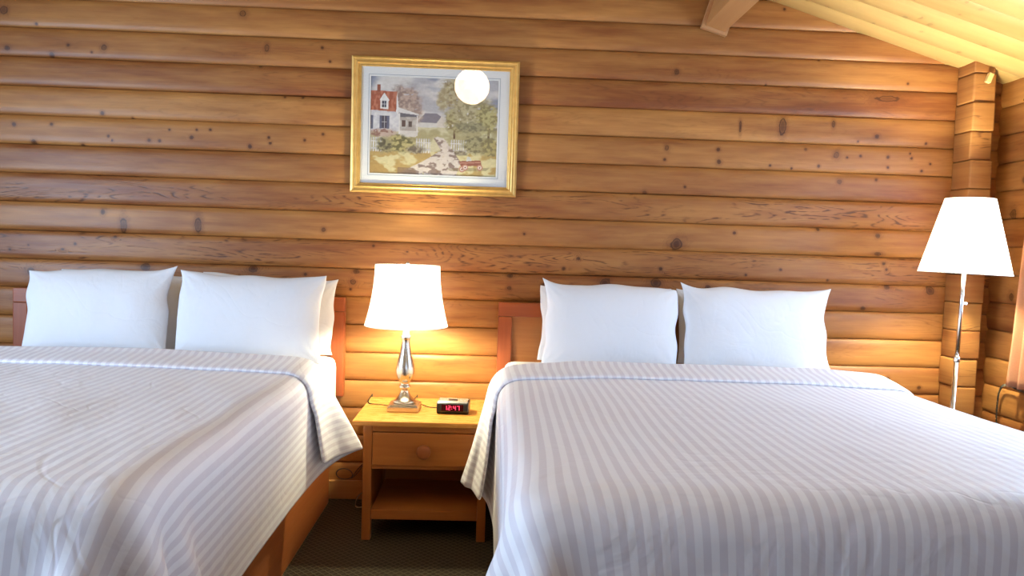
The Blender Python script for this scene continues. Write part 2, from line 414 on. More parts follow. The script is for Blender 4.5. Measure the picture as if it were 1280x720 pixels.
def log_wall(name, s0, s1, to3, ztop, knots, mat=None, ds=.012, zoff=0.0, clip=None, hole=None, inset=.010, seedbase=0.0, tones=None, figs=None, outer=False):
    """planks of rounded log siding; to3(s, inset, z) places them"""
    ts = np.array([0, .012, .04, .10, .20, .36, .5, .64, .80, .90, .96, .988, 1.0])
    n0 = int(math.floor((0 - Z0 - zoff) / PITCH)); n1 = int(math.ceil((ztop - Z0 - zoff) / PITCH))
    nc = int((s1 - s0) / ds) + 1
    S = np.linspace(s0, s1, nc)
    V = []; F = []; SZ = []; PK = []; off = 0; rg = np.random.RandomState(7 + int(seedbase * 10))
    for n in range(n0, n1):
        zb = Z0 + zoff + n * PITCH
        z = np.clip(zb + ts * PITCH, 0.0, ztop)
        if z[-1] - z[0] < 1e-3: continue
        e = np.abs(2 * ts - 1)
        ins = inset * np.clip((e - .62) / .38, 0, 1) ** 2 + np.where(e > .99, .012, 0)
        sg, zg = np.meshgrid(S, z)
        if clip is not None:
            lo, hi = clip(zg); sg = np.clip(sg, lo, hi)
        ig = np.repeat(ins[:, None], nc, 1) + .0012 * (vnoise(sg * 2.2, zg * 9, n) - .5)
        wav = .0022 * (vnoise(sg * 1.3, np.full_like(sg, n * 3.7), 3) - .5) * (e[:, None] > .9)
        p = to3(sg, ig, np.clip(zg + wav, 0, None))
        V.append(p.reshape(-1, 3)); SZ.append(np.stack([sg, zg, 0 * sg], -1).reshape(-1, 3))
        f = grid_faces(len(ts), nc) + off; F.append(f); off += len(ts) * nc
        tn = (tones or {}).get(n, None); tn = tn if tn is not None else .35 + .4 * rg.rand()
        fg = (figs or {}).get(n, None); fg = fg if fg is not None else (.05 + .15 * rg.rand())
        PK.append(np.tile([tn, fg, seedbase + n * .731], (len(f), 1)))
    V = np.concatenate(V); F = np.concatenate(F); SZ = np.concatenate(SZ); PK = np.concatenate(PK)
    cen = SZ[F].mean(1)
    a = V[F]; area = np.linalg.norm(np.cross(a[:, 2] - a[:, 0], a[:, 3] - a[:, 1]), axis=1)
    keep = area > 1e-8
    if hole is not None:
        for h in hole: keep &= ~((cen[:, 0] > h[0]) & (cen[:, 0] < h[1]) & (cen[:, 1] > h[2]) & (cen[:, 1] < h[3]))
    F = F[keep]; PK = PK[keep]; cen = cen[keep]
    nz2 = 60
    sg, zg = np.meshgrid(S[::2] if len(S) % 2 else np.append(S[::2], S[-1]), np.linspace(0, ztop, nz2))
    if clip is not None:
        lo, hi = clip(zg); sg = np.clip(sg, lo, hi)
    fb = grid_faces(nz2, sg.shape[1]) + len(V)
    V = np.concatenate([V, to3(sg, np.full_like(sg, .045), zg).reshape(-1, 3)]); SZ = np.concatenate([SZ, np.stack([sg, zg, 0 * sg], -1).reshape(-1, 3)])
    cb_ = SZ[fb].mean(1); kb_ = np.ones(len(fb), bool)
    if hole is not None:
        for h in hole: kb_ &= ~((cb_[:, 0] > h[0] - .03) & (cb_[:, 0] < h[1] + .03) & (cb_[:, 1] > h[2] - .03) & (cb_[:, 1] < h[3] + .03))
    a = V[fb]; kb_ &= np.linalg.norm(np.cross(a[:, 2] - a[:, 0], a[:, 3] - a[:, 1]), axis=1) > 1e-8
    fb = fb[kb_]; F = np.concatenate([F, fb]); cen = np.concatenate([cen, cb_[kb_]]); PK = np.concatenate([PK, np.tile([.1, 0, 0], (len(fb), 1))])
    K = np.array(knots, float).reshape(-1, 5)
    best = np.full(len(F), 1e9); idx = np.zeros(len(F), int)
    pn = np.floor((cen[:, 1] - Z0 - zoff) / PITCH)
    for i, k in enumerate(K):
        dd = np.hypot((cen[:, 0] - k[0]) / k[2], (cen[:, 1] - k[1]) / (k[2] * k[3]))
        same = pn == math.floor((k[1] - Z0 - zoff) / PITCH)
        dd = np.where(same, dd, 1e8)
        m = dd < best; best[m] = dd[m]; idx[m] = i
    has = best < 1e7
    kc = np.where(has[:, None], K[idx][:, :3], [0, 0, 1.0]); kd = np.stack([has * 1.0, np.where(has, K[idx][:, 3], 1), K[idx][:, 4]], 1)
    # orientation: every face normal on the room side
    o = mesh_np(name, V, F, mat or M['log'])
    me = o.data
    if len(me.polygons) == len(F):
        attr(me, 'pk', 'FLOAT_VECTOR', 'FACE', PK); attr(me, 'kc', 'FLOAT_VECTOR', 'FACE', kc); attr(me, 'kd', 'FLOAT_VECTOR', 'FACE', kd)
    attr(me, 'sz', 'FLOAT_VECTOR', 'POINT', SZ)
    return o

kn = []
for px, py, r, asp, ring in knots_px():
    p = on_y(px, py, 0.0); sc = 3.5 / FPX
    z = p[2]; kn.append((p[0], z, max(r * sc * .72, .005), asp, ring))
rk = np.random.RandomState(12)
for i in range(26):
    kn.append((-3.2 + .8 * rk.rand(), .1 + 2.2 * rk.rand(), .008 + .012 * rk.rand(), 1, rk.rand()))
def rand_knots(s0, s1, n, seed, ztop=2.1):
    r = np.random.RandomState(seed)
    return [(s0 + (s1 - s0) * r.rand(), .1 + (ztop - .1) * r.rand(), .007 + .013 * r.rand() ** 2, .8 + .5 * r.rand(), r.rand()) for _ in range(n)]

EAVE = roof_z(X_R)
ZR = roof_z(RIDGE)
struct(log_wall('wall_back', X_L - .06, X_R + .06, lambda s, i, z: np.stack([s, i, z], -1), ZR + .02, kn, tones=TONE, figs=FIG,
    clip=lambda z: (np.maximum(X_L - .06, RIDGE - (ZR + .01 - z) / .303), np.minimum(X_R + .06, RIDGE + (ZR + .01 - z) / .303))))
WIN_R = (-1.95, -.55, .82, 1.82); WIN_L = (-3.45, -1.7, .78, 1.86); WIN_F = (.6, 2.0, .85, 1.85)
struct(log_wall('wall_right', Y_F - .05, .05, lambda s, i, z: np.stack([X_R + i, s, z], -1), EAVE + .02, rand_knots(Y_F, 0, 70, 3), ds=.02, zoff=PITCH / 2, seedbase=3.3,
    hole=[WIN_R]))
struct(log_wall('wall_left', Y_F - .05, .05, lambda s, i, z: np.stack([X_L - i, s, z], -1), roof_z(X_L) + .02, rand_knots(Y_F, 0, 60, 5), ds=.03, zoff=PITCH / 2, seedbase=7.7,
    hole=[WIN_L]))
struct(log_wall('wall_front', X_L - .06, X_R + .06, lambda s, i, z: np.stack([s, Y_F - i, z], -1), ZR + .02, rand_knots(X_L, X_R, 60, 9), ds=.04, seedbase=9.1,
    clip=lambda z: (np.maximum(X_L - .06, RIDGE - (ZR + .01 - z) / .303), np.minimum(X_R + .06, RIDGE + (ZR + .01 - z) / .303)), hole=[WIN_F]))

# floor slab
fl = obj('floor', box_bm((X_L - .1, Y_F - .1, -.08), (X_R + .1, .1, 0.0), 0), M['carpet']); struct(fl)
# baseboard along the back wall
struct(obj('baseboard_back', box_bm((X_L, -.022, 0), (X_R, -.001, .088), .004), M['base']))

# ceiling: two pitched planes of boards that run down the slope
def ceiling():
    V = []; F = []; SZ = []; PK = []; off = 0
    BW = .155; nb = int(5.6 / BW)
    rg = np.random.RandomState(2)
    us = np.array([0, .008, .022, .5, .978, .992, 1.0]); ins = np.array([.005, .002, 0, 0, 0, .002, .005])
    for side in (1, -1):
        xe = X_R + .25 if side > 0 else X_L - .25
        S = np.linspace(0, abs(xe - RIDGE), 60)
        for b in range(nb):
            y = .03 - (b + us) * BW
            sg, yg = np.meshgrid(S, y)
            x = RIDGE + side * sg; z = ZR - .303 * sg + ins[:, None]
            V.append(np.stack([x, yg, z], -1).reshape(-1, 3)); SZ.append(np.stack([sg, yg, 0 * sg], -1).reshape(-1, 3))
            f = grid_faces(len(us), 60) + off; F.append(f); off += len(us) * 60
            PK.append(np.tile([.3 + .5 * rg.rand(), .15 * rg.rand(), b * .77 + side * 31], (len(f), 1)))
    V = np.concatenate(V); F = np.concatenate(F); SZ = np.concatenate(SZ); PK = np.concatenate(PK)
    cen = SZ[F].mean(1)
    kns = rand_knots(0, 3.0, 170, 8); K = np.array(kns); r = np.random.RandomState(4); K[:, 1] = -5.4 * r.rand(len(K)); K[:, 2] *= .6
    K[:30, 1] = -.9 * r.rand(30); K[:30, 0] = 1.6 + 1.3 * r.rand(30)
    best = np.full(len(F), 1e9); idx = np.zeros(len(F), int)
    for i, k in enumerate(K):
        dd = np.hypot((cen[:, 0] - k[0]) / k[2], (cen[:, 1] - k[1]) / k[2]); m = dd < best; best[m] = dd[m]; idx[m] = i
    o = mesh_np('ceiling', V, F, M['log_pale'], None, False)
    attr(o.data, 'pk', 'FLOAT_VECTOR', 'FACE', PK)
    attr(o.data, 'kc', 'FLOAT_VECTOR', 'FACE', K[idx][:, :3]); attr(o.data, 'kd', 'FLOAT_VECTOR', 'FACE', np.stack([np.full(len(F), .55), np.ones(len(F)), K[idx][:, 4]], 1))
    attr(o.data, 'sz', 'FLOAT_VECTOR', 'POINT', SZ)
    sd = o.modifiers.new('depth', 'SOLIDIFY'); sd.thickness = .06; sd.offset = 1.0
    return struct(o)
ceil_o = ceiling()

# windows
def window(name, wall, hole):
    s0, s1, z0, z1 = hole
    def P(s, d, z):
        return {'r': (X_R + d, s, z), 'l': (X_L - d, s, z), 'f': (s, Y_F - d, z)}[wall]
    def bx(bm, a, b):
        a, b = P(*a), P(*b); rbox(bm, [min(i, j) for i, j in zip(a, b)], [max(i, j) for i, j in zip(a, b)], .004)
    bm = bmesh.new(); w = .06
    bx(bm, (s0 - w, -.025, z0 - w), (s1 + w, .10, z0)); bx(bm, (s0 - w, -.025, z1), (s1 + w, .10, z1 + w))
    bx(bm, (s0 - w, -.025, z0), (s0, .10, z1)); bx(bm, (s1, -.025, z0), (s1 + w, .10, z1))
    sm = (s0 + s1) / 2
    bx(bm, (sm - .025, .03, z0), (sm + .025, .09, z1))
    fr = struct(obj(name, bm, M['white_paint']))
    bm = bmesh.new(); bx(bm, (s0, .058, z0), (s1, .064, z1))
    obj('window_glass', bm, M['glass'], fr)
window('window_1', 'r', WIN_R); window('window_2', 'l', WIN_L); window('window_3', 'f', WIN_F)

# purlin beam meeting the back wall, tilted with the roof
bl = on_y(879.5, 34, -.01); br = on_y(903, 42, -.01)
ang = math.atan(.303)
beam = thing('ceiling_beam', 'pale wooden roof beam end boxed against the log wall near the sloping ceiling', 'beam', (bl[0], -.02, bl[2]))
BWID = .096; BH = .30
rotb = Matrix.Rotation(ang, 3, 'Y')
o = obj('beam_body', box_bm((0, -5.36, 0), (BWID, -.004, BH), .003), M['beam'], beam); o.rotation_euler = (0, ang, 0)
bm = bmesh.new()
rbox(bm, (-.016, -.022, -.014), (0, .004, .30), .002); rbox(bm, (BWID, -.022, -.014), (BWID + .014, .004, .30), .002); rbox(bm, (0, -.022, -.014), (BWID, .004, 0), .002)
o = obj('beam_trim', bm, M['beam_trim'], beam); o.rotation_euler = (0, ang, 0)

# corner post of crossing log ends
post = thing('corner_post', 'stack of sawn log ends forming a post in the corner behind the floor lamp', 'log post', (2.25, -.07, 0))
rp = np.random.RandomState(5)
for n in range(-1, 16):
    zb = Z0 + PITCH / 2 + n * PITCH; zt = zb + PITCH - .002
    zb = max(zb, 0.0)
    zt = min(zt, roof_z(2.32) - .006)
    if zt - zb < .02: continue
    dx = .006 * (rp.rand() - .5); dyy = .014 * (rp.rand() - .5); wd = .052 + .004 * (rp.rand() - .5)
    bm = bmesh.new(); rbox(bm, (-wd + dx, -.062 + dyy, zb), (wd + dx, .068, zt), .006 + .004 * rp.rand(), 2)
    o = obj('log_end', bm, M['log_end'], post, True)
    me = o.data; nv = len(me.vertices); co = np.zeros(nv * 3, np.float32); me.vertices.foreach_get('co', co); co = co.reshape(-1, 3)
    # end grain: arcs around a pith somewhere on this log
    pith = (.10 * (rp.rand() - .5) , zb + PITCH * (rp.rand() * 1.6 - .3))
    sz = np.stack([co[:, 0] * 1.0 + n, co[:, 2], 0 * co[:, 0]], -1)
    attr(me, 'sz', 'FLOAT_VECTOR', 'POINT', sz)
    nf = len(me.polygons)
    attr(me, 'pk', 'FLOAT_VECTOR', 'FACE', np.tile([.3 + .5 * rp.rand(), .3 + .5 * rp.rand(), n * 1.3], (nf, 1)))
    attr(me, 'kc', 'FLOAT_VECTOR', 'FACE', np.tile([pith[0] + n, pith[1], .02], (nf, 1)))
    attr(me, 'kd', 'FLOAT_VECTOR', 'FACE', np.tile([.0, 1, 1], (nf, 1)))
tp = on_y(1238, 97, -.147)
bm = box_bm((tp[0] - 2.25 - .011, tp[1] + .07 - .001, tp[2] - .022), (tp[0] - 2.25 + .011, tp[1] + .07 + .016, tp[2] + .022), .001, rot=Matrix.Rotation(.35, 3, 'Y'))
obj('paper_tag', bm, M['tag'], post, part_label='pale yellow paper tag stuck on a log end')

# ---------------------------------------------------------------- headboards
def headboard(x0, x1, label):
    h = thing('headboard', label, 'headboard', ((x0 + x1) / 2, -.03, .51), group='headboards on the log wall')
    a = (x1 - x0) / 2; H = .452; w = .066; d = .022
    obj('top_rail', box_bm((-a, -d, H - w), (a, d, H), .004), M['head'], h)
    obj('bottom_rail', box_bm((-a + w, -d, 0), (a - w, d, w), .004), M['head'], h)
    for s in (-1, 1):
        lo, hi = (-a, -a + w) if s < 0 else (a - w, a)
        obj('stile', box_bm((lo, -d, -.012), (hi, d, H - w - .001), .004), M['head_v'], h)
    obj('panel', box_bm((-a + w - .005, -.006, w - .005), (a - w + .005, .012, H - w + .005), .002), M['head_panel'], h)
    return h
headboard(-2.178, -.665, 'reddish stained headboard behind the pillows of the bed left of the nightstand')
headboard(.050, 1.492, 'reddish stained headboard behind the pillows of the bed nearer the floor lamp')

# ---------------------------------------------------------------- beds, duvets
BED_TOP = .695; HALF = .752; FOOT = -2.07
def bed(cx, label):
    b = thing('bed', label, 'bed', (cx, -1.06, 0), group='beds with white duvets')
    bm = bmesh.new()
    rbox(bm, (-HALF + .03, -.99, .0), (HALF - .03, .985, .34), .006)
    obj('platform', bm, M['platform'], b)
    obj('box_spring', box_bm((-HALF + .01, -.995, .34), (HALF - .01, .985, .46), .03, 3), M['sheet'], b, True)
    obj('mattress', box_bm((-HALF, -1.0, .46), (HALF, .985, BED_TOP), .05, 5), M['sheet'], b, True)
    return b
BX1 = -1.438; BX2 = .835
bed(BX1, 'double bed on a wooden platform left of the nightstand, partly out of frame')
bed(BX2, 'double bed with white striped bedding standing nearer the floor lamp')

def cloth(seed, ncuff=8, du=.026, trim=0):
    """drape a duvet over a mattress box: position-based cloth, rows run from the foot hem up to the fold and back down the cuff"""
    W = 2.52; nu = int(W / du) + 1; nu += (nu + 1) % 2
    us = ((np.arange(nu) - nu // 2) * du)[:nu - trim]; nu = len(us)
    over = .52; top = abs(FOOT) - .53
    nm = int((over + top) / du)
    nv = nm + ncuff
    a, r = HALF + .012, .055
    rs = np.random.RandomState(seed)
    P = np.zeros((nv, nu, 3)); vs = np.arange(nv) * du
    yv = FOOT - over + vs
    yfold = yv[nm - 1]
    P[:, :, 0] = us[None, :]
    for i in range(nv):
        P[i, :, 1] = yv[i] if i < nm else yfold - (i - nm + .3) * du
        P[i, :, 2] = BED_TOP + .03 + (.045 if i >= nm else 0)
    P[:, :, 2] += .004 * rs.randn(nv, nu)
    off = np.full(nv, .020)
    for k in range(5): off[nm - 1 - k] = .034 - k * .0035
    off[nm - 1] = .039
    off[nm:] = np.linspace(.052, .038, ncuff)
    off = off[:, None]
    mirror = np.array([max(0, 2 * nm - 1 - i) for i in range(nm, nv)])
    V = np.zeros_like(P); dt = 1 / 50.; g = np.array([0, 0, -2.6])
    lo = np.array([-a, FOOT - .012, -5.0]); hi = np.array([a, .6, BED_TOP])
    cen = (lo + hi) / 2; hs = (hi - lo) / 2 - r
    def sdf(X):
        q = X - cen; sg = np.sign(q); q = np.abs(q) - hs
        m = np.maximum(q, 0); l = np.linalg.norm(m, axis=-1)
        ins = np.max(q, -1)
        d = np.where(l > 1e-9, l, np.minimum(ins, 0)) - r
        gi = np.zeros_like(q); k = np.argmax(q, -1); np.put_along_axis(gi, k[..., None], 1.0, -1)
        gr = np.where((l > 1e-9)[..., None], m / np.maximum(l, 1e-9)[..., None], gi) * sg
        return d, gr
    sl = slice
    def con(A, B, rest, k, push=True):
        d = P[B] - P[A]; l = np.sqrt((d * d).sum(-1, keepdims=True)) + 1e-9
        e = l - rest
        if not push: e = np.maximum(e, 0)
        c = (.5 * k) * e / l * d
        P[A] += c; P[B] -= c
    al = sl(None)
    def ev(n, s, step, gap):      # pairs (s::step) and +gap inside n
        cnt = len(range(s, n - gap, step))
        return sl(s, s + (cnt - 1) * step + 1, step), sl(s + gap, s + gap + (cnt - 1) * step + 1, step)
    pairs = []
    for s in (0, 1):
        A, B = ev(nu, s, 2, 1); pairs.append(((al, A), (al, B), du, 1.0, True))
        A, B = ev(nv, s, 2, 1); pairs.append(((A, al), (B, al), du, 1.0, True))
        A, B = ev(nv, s, 2, 1)
        pairs.append(((A, sl(0, nu - 1)), (B, sl(1, nu)), du * 1.4142, .35, True))
        pairs.append(((A, sl(1, nu)), (B, sl(0, nu - 1)), du * 1.4142, .35, True))
    bend = []
    for s in range(4):
        A, B = ev(nu, s, 8, 4); 
        bend.append(((al, A), (al, B), du * 4, .035, True)); A, B = ev(nu, s + 4, 8, 4); bend.append(((al, A), (al, B), du * 4, .035, True))
        A, B = ev(nm, s, 8, 4); bend.append(((A, al), (B, al), du * 4, .035, True)); A, B = ev(nm, s + 4, 8, 4); bend.append(((A, al), (B, al), du * 4, .035, True))
    for step in range(130):
        Pp = P.copy()
        V += g * dt; V *= .975
        P += V * dt
        for it in range(16):
            for A, B, rest, k, pu in pairs: con(A, B, rest, k, pu)
            if it % 4 == 0:
                for A, B, rest, k, pu in bend: con(A, B, rest, k, pu)
            d, gr = sdf(P)
            pen = np.maximum(off - d, 0); P += gr * pen[..., None]
            # the cuff stays outside the layer it is folded over
            dm = d[mirror]; dc = d[nm:]
            need = np.maximum(dm + .020 - dc, 0); need = np.where(dc < .25, need, 0)
            P[nm:] += gr[nm:] * (need * .6)[..., None]
            P[..., 2] = np.maximum(P[..., 2], .02)
        V = (P - Pp) / dt
        d, gr = sdf(P)
        touch = d < off + .004
        V[touch] *= .35
        sp = np.linalg.norm(V, axis=-1, keepdims=True); V *= np.minimum(1, 3.0 / np.maximum(sp, 1e-9))
    return P, us, vs, nm, nv, nu

def duvet(cx, seed, label, flare, trim=0, lift=.16):
    P, us, vs, nm, nv, nu = cloth(seed, trim=trim)
    X = P.copy()
    # the turned-down head end stands away from the mattress sides and rides up a little
    side = np.sign(X[..., 0]); hang = np.clip((BED_TOP - .02 - X[..., 2]) / .45, 0, 1.2)
    w = sstep(-1.0, -.50, X[..., 1])
    cuff = np.zeros((nv, 1)); cuff[nm:] = 1.0; cuff[nm - 3:nm] = [[.4], [.7], [.9]]
    X[..., 0] += side * hang ** 1.1 * w * (flare * (.25 + .75 * cuff * sstep(-.74, -.52, X[..., 1])) + .06 * cuff)
    low = np.clip(BED_TOP - X[..., 2], 0, None)
    X[..., 2] += low * (.10 * w + lift * cuff)
    # soft filling and lazy creases on the top
    topm = sstep(BED_TOP - .10, BED_TOP, X[..., 2])
    puff = .008 + .016 * (fbm(X[..., 0] * 2.3, X[..., 1] * 2.0, seed + 20, 2) - .45) + .010 * (fbm((X[..., 0] + X[..., 1] * .6) * 5, (X[..., 1] - X[..., 0] * .5) * 2.0, seed + 31, 3) - .5)
    X[..., 2] += topm * puff
    X[..., 2] += topm * .012 * np.clip(1 - (X[..., 0] / HALF) ** 2, 0, 1)
    # the free hem of the turned-down part lies on the layer below
    gu = np.gradient(X, axis=1); gv = np.gradient(X[:nm], axis=0); nrm = np.cross(gu[:nm], gv); nrm /= np.linalg.norm(nrm, axis=-1, keepdims=True) + 1e-9
    for k, wt in ((3, .3), (2, .6), (1, .9)):
        i = nv - k; mi = 2 * nm - 1 - i
        tgt = X[mi] + nrm[mi] * (.016 if k > 1 else .010)
        ww = (wt * (1 - sstep(.03, .30, hang[i])))[:, None]
        X[i] = X[i] * (1 - ww) + tgt * ww
    Z = X.reshape(-1, 3) + np.array([cx, 0, 0])
    o = mesh_np('duvet', Z, grid_faces(nv, nu), M['duvet'])
    ug, vg = np.meshgrid(us, vs)
    attr(o.data, 'cloth', 'FLOAT_VECTOR', 'POINT', np.stack([ug + 2.0, vg, 0 * ug], -1))
    sd = o.modifiers.new('fill', 'SOLIDIFY'); sd.thickness = .014; sd.offset = 0.0
    ss = o.modifiers.new('soft', 'SUBSURF'); ss.levels = 1; ss.render_levels = 1
    return tag(o, label, 'duvet', 'white striped duvets')
duvet(BX1, 3, 'white satin striped duvet draped over the bed left of the nightstand', .13, 4, .12)
duvet(BX2, 11, 'white satin striped duvet draped over the bed nearer the floor lamp', -.01, 0, .08)

# ---------------------------------------------------------------- pillows
def pillow_mesh(w, h, t, seed, ears=(1, 1, 1, 1)):
    """w x h cushion in its own xz plane, y is thickness; ears = pull of corners (bottom-left, bottom-right, top-left, top-right)"""
    n = 46; m = 34
    a = np.linspace(-1, 1, n); b = np.linspace(-1, 1, m)
    A, B = np.meshgrid(np.sign(a) * (1 - (1 - np.abs(a)) ** 1.25), np.sign(b) * (1 - (1 - np.abs(b)) ** 1.25))
    def side(sgn):
        base = np.clip(1 - np.abs(A) ** 3.0, 0, 1) ** .6 * np.clip(1 - np.abs(B) ** 2.6, 0, 1) ** .6
        rs = vnoise(A * 3 + seed, B * 2, seed) - .5
        # wrinkles that fan out of the corners
        wr = 0
        for i, (sx, sz) in enumerate(((-1, -1), (1, -1), (-1, 1), (1, 1))):
            dx = (A - sx * 1.02) * w; dz = (B - sz * 1.02) * h; rr = np.hypot(dx, dz); th = np.arctan2(dz, dx)
            wr = wr + np.exp(-(rr / .16) ** 2) * np.sin(th * 15 + seed + i * 2) * .010 * min(1, rr.max())
        y = sgn * (t * base * (1 + .10 * rs) + wr * base ** .5 * (1 if sgn < 0 else .5))
        pin_x = 1 - .022 * (1 - B ** 2); pin_z = 1 - .012 * (1 - A ** 2)
        x = A * w / 2 * pin_x; z = B * h / 2 * pin_z
        for i, (sx, sz) in enumerate(((-1, -1), (1, -1), (-1, 1), (1, 1))):
            k = np.clip(A * sx, 0, 1) ** 7 * np.clip(B * sz, 0, 1) ** 7
            x = x + sx * k * .028 * ears[i]; z = z + (sz > 0) * k * .032 * ears[i]
        x = x + .008 * (vnoise(B * 2.5, A * 0 + seed, seed + 3) - .5) * np.abs(A) ** 3 * 2
        z = z + .014 * (vnoise(A * 2.5, B * 0 + seed, seed + 5) - .5) * np.abs(B) ** 3 * 2
        return np.stack([x, y, z], -1).reshape(-1, 3)
    f = grid_faces(m, n)
    V = np.concatenate([side(-1), side(1)]); F = np.concatenate([f, f[:, ::-1] + n * m])
    return V, F
def pillow(cx, y, z, w, h, t, lean, seed, label, roll=0.0, ears=(1, 1, 1, 1), yaw=0.0):
    V, F = pillow_mesh(w, h, t, seed, ears)
    o = mesh_np('pillow', V, F, M['pillow'])
    bm = bmesh.new(); bm.from_mesh(o.data); bmesh.ops.remove_doubles(bm, verts=bm.verts, dist=.0006); bmesh.ops.recalc_face_normals(bm, faces=bm.faces)
    bm.to_mesh(o.data); bm.free(); smooth(o.data)
    ss = o.modifiers.new('soft', 'SUBSURF'); ss.levels = 1; ss.render_levels = 1
    o.location = (cx, y, z); o.rotation_euler = (-lean, roll, yaw)
    return tag(o, label, 'pillow', 'white pillows')
PZ = BED_TOP + .035
L1 = math.radians(13)
pillow(-1.636, -.362, .889, .594, .366, .076, L1, 1, 'tilted plump white pillow leaning in front at the far side of the left bed', roll=-.014, ears=(.1, .3, .2, .9))
pillow(-1.005, -.362, .887, .608, .372, .076, L1, 2, 'white pillow leaning in front on the left bed, beside the nightstand', roll=.004, ears=(.1, .3, .2, .35))
pillow(-1.610, -.155, .884, .620, .350, .052, L1, 3, 'white pillow tucked behind the tilted front pillow on the left bed', roll=.01, ears=(.1, .2, .1, .5))
pillow(-.985, -.155, .880, .595, .340, .052, L1, 4, 'white pillow tucked behind the front pillow beside the nightstand, left bed', roll=.02, ears=(.1, .2, .5, .3))
pillow(.530, -.362, .892, .580, .368, .076, L1, 5, 'white pillow with one raised corner leaning on the right bed, nearest the nightstand', roll=.022, ears=(.3, .1, .75, -.5))
pillow(1.153, -.362, .891, .632, .364, .076, L1, 6, 'white pillow with two pointed corners leaning on the right bed, nearest the floor lamp', roll=.030, ears=(.1, 1.6, .7, .9))
pillow(.538, -.155, .884, .600, .340, .052, L1, 7, 'white pillow tucked behind the pillow with one raised corner, right bed', roll=.02, ears=(.2, .2, .2, .2))
pillow(1.170, -.155, .884, .600, .340, .052, L1, 8, 'white pillow tucked behind the pillow nearest the floor lamp, right bed', roll=.02, ears=(.2, .2, .2, .2))

# ---------------------------------------------------------------- nightstand
NZ = .50
ns = thing('nightstand', 'honey wood nightstand with one drawer and open shelf between the two beds', 'nightstand', (-.2375, -.285, 0))
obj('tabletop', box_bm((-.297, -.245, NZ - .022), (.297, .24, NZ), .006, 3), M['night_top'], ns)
for sx in (-1, 1):
    for sy in (-1, 1):
        x0 = sx * .2535; x1 = sx * .2175; y0 = sy * .222; y1 = sy * .185
        bm = bmesh.new(); rbox(bm, (min(x0, x1), min(y0, y1), 0), (max(x0, x1), max(y0, y1), NZ - .022), .003, 2)
        obj('leg', bm, M['night_v'], ns)
    lo, hi = sorted((sx * .246, sx * .230))
    obj('side_panel', box_bm((lo, -.185, .075), (hi, .185, NZ - .022), .001), M['night_v'], ns)
obj('back_panel', box_bm((-.2175, .196, .075), (.2175, .208, NZ - .022), .001), M['night'], ns)
obj('front_rail', box_bm((-.2175, -.219, .452), (.2175, -.195, NZ - .022), .002), M['night'], ns)
dr = obj('drawer', box_bm((-.2155, -.226, .313), (.2155, -.20, .449), .004, 2), M['night'], ns)
rbm = bmesh.new(); rbox(rbm, (-.19, -.2, .325), (.19, .15, .43), .002); obj('drawer_box', rbm, M['night'], dr)
bm = bmesh.new(); lathe(bm, [(.010, 0), (.010, .010), (.020, .014), (.029, .020), (.029, .027), (.023, .031), (.008, .032)], 28)
kb = obj('knob', bm, M['platform'], dr, True); kb.rotation_euler = (PI / 2, 0, 0); kb.location = (-.005, -.225, .378)
obj('shelf', box_bm((-.2175, -.215, .085), (.2175, .196, .125), .003), M['night'], ns)
obj('drawer_rail', box_bm((-.2175, -.215, .296), (.2175, -.195, .311), .002), M['night'], ns)

# ---------------------------------------------------------------- table lamp
LX, LY = -.350, -.300
tl = thing('table_lamp', 'lit brushed nickel table lamp with white bell shade on the nightstand', 'lamp', (LX, LY, NZ + .0006))
bm = bmesh.new(); rbox(bm, (-.067, -.067, 0), (.067, .067, .024), .004, 2); rbox(bm, (-.058, -.058, .024), (.058, .058, .030), .003, 2)
obj('base', bm, M['nickel'], tl)
bm = bmesh.new()
lathe(bm, [(.048, .030), (.050, .036), (.047, .042), (.036, .050), (.026, .062), (.020, .076), (.016, .084), (.018, .088), (.023, .094), (.025, .101), (.022, .108), (.017, .113), (.021, .117), (.021, .121),
           (.024, .124), (.034, .140), (.040, .160), (.0405, .176), (.038, .195), (.032, .220), (.025, .246), (.020, .270), (.0175, .292), (.017, .306), (.021, .310), (.0225, .316), (.021, .322), (.016, .326), (.015, .352), (.013, .36)], 48)
obj('column', bm, M['nickel'], tl, True)
SB, ST = .366, .628
def shade(name, prof, mat, parent, seg=64, th=.0025):
    bm = bmesh.new(); lathe(bm, prof, seg, cap=False); o = obj(name, bm, mat, parent, True)
    sd = o.modifiers.new('cloth', 'SOLIDIFY'); sd.thickness = th; sd.offset = 0
    return o
def bell(t): return .138 + .040 * (1 - t) ** 1.9
prof = [(bell(t), SB + (ST - SB) * t) for t in np.linspace(0, 1, 14)]
sh = shade('lamp_shade', prof, M['shade'], tl)
for nm_, (rr, z) in zip(('bottom_trim', 'top_trim'), ((bell(0), SB), (bell(1), ST))):
    bm = bmesh.new(); tube(bm, [(rr * math.cos(a), rr * math.sin(a), z) for a in np.linspace(0, 2 * PI, 65)], .0022, 6, 1)
    obj(nm_, bm, M['piping'], sh, True)
for k in range(8):
    a = 2 * PI * k / 8 + .32
    bm = bmesh.new(); tube(bm, [((bell(t) + .0015) * math.cos(a), (bell(t) + .0015) * math.sin(a), SB + (ST - SB) * t) for t in np.linspace(0, 1, 12)], .0010, 5, 1)
    obj('seam', bm, M['piping'], sh, True)
bm = bmesh.new()
tube(bm, [(-.02, 0, .36), (-.045, 0, .42), (-.055, 0, .52), (-.03, 0, .60), (0, 0, .622)], .0018, 6)
tube(bm, [(.02, 0, .36), (.045, 0, .42), (.055, 0, .52), (.03, 0, .60), (0, 0, .622)], .0018, 6)
for k in range(3):
    a = k * 2 * PI / 3; tube(bm, [(0, 0, .622), (bell(1) * math.cos(a), bell(1) * math.sin(a), .622)], .0016, 6, 1)
obj('harp', bm, M['nickel'], tl, True)
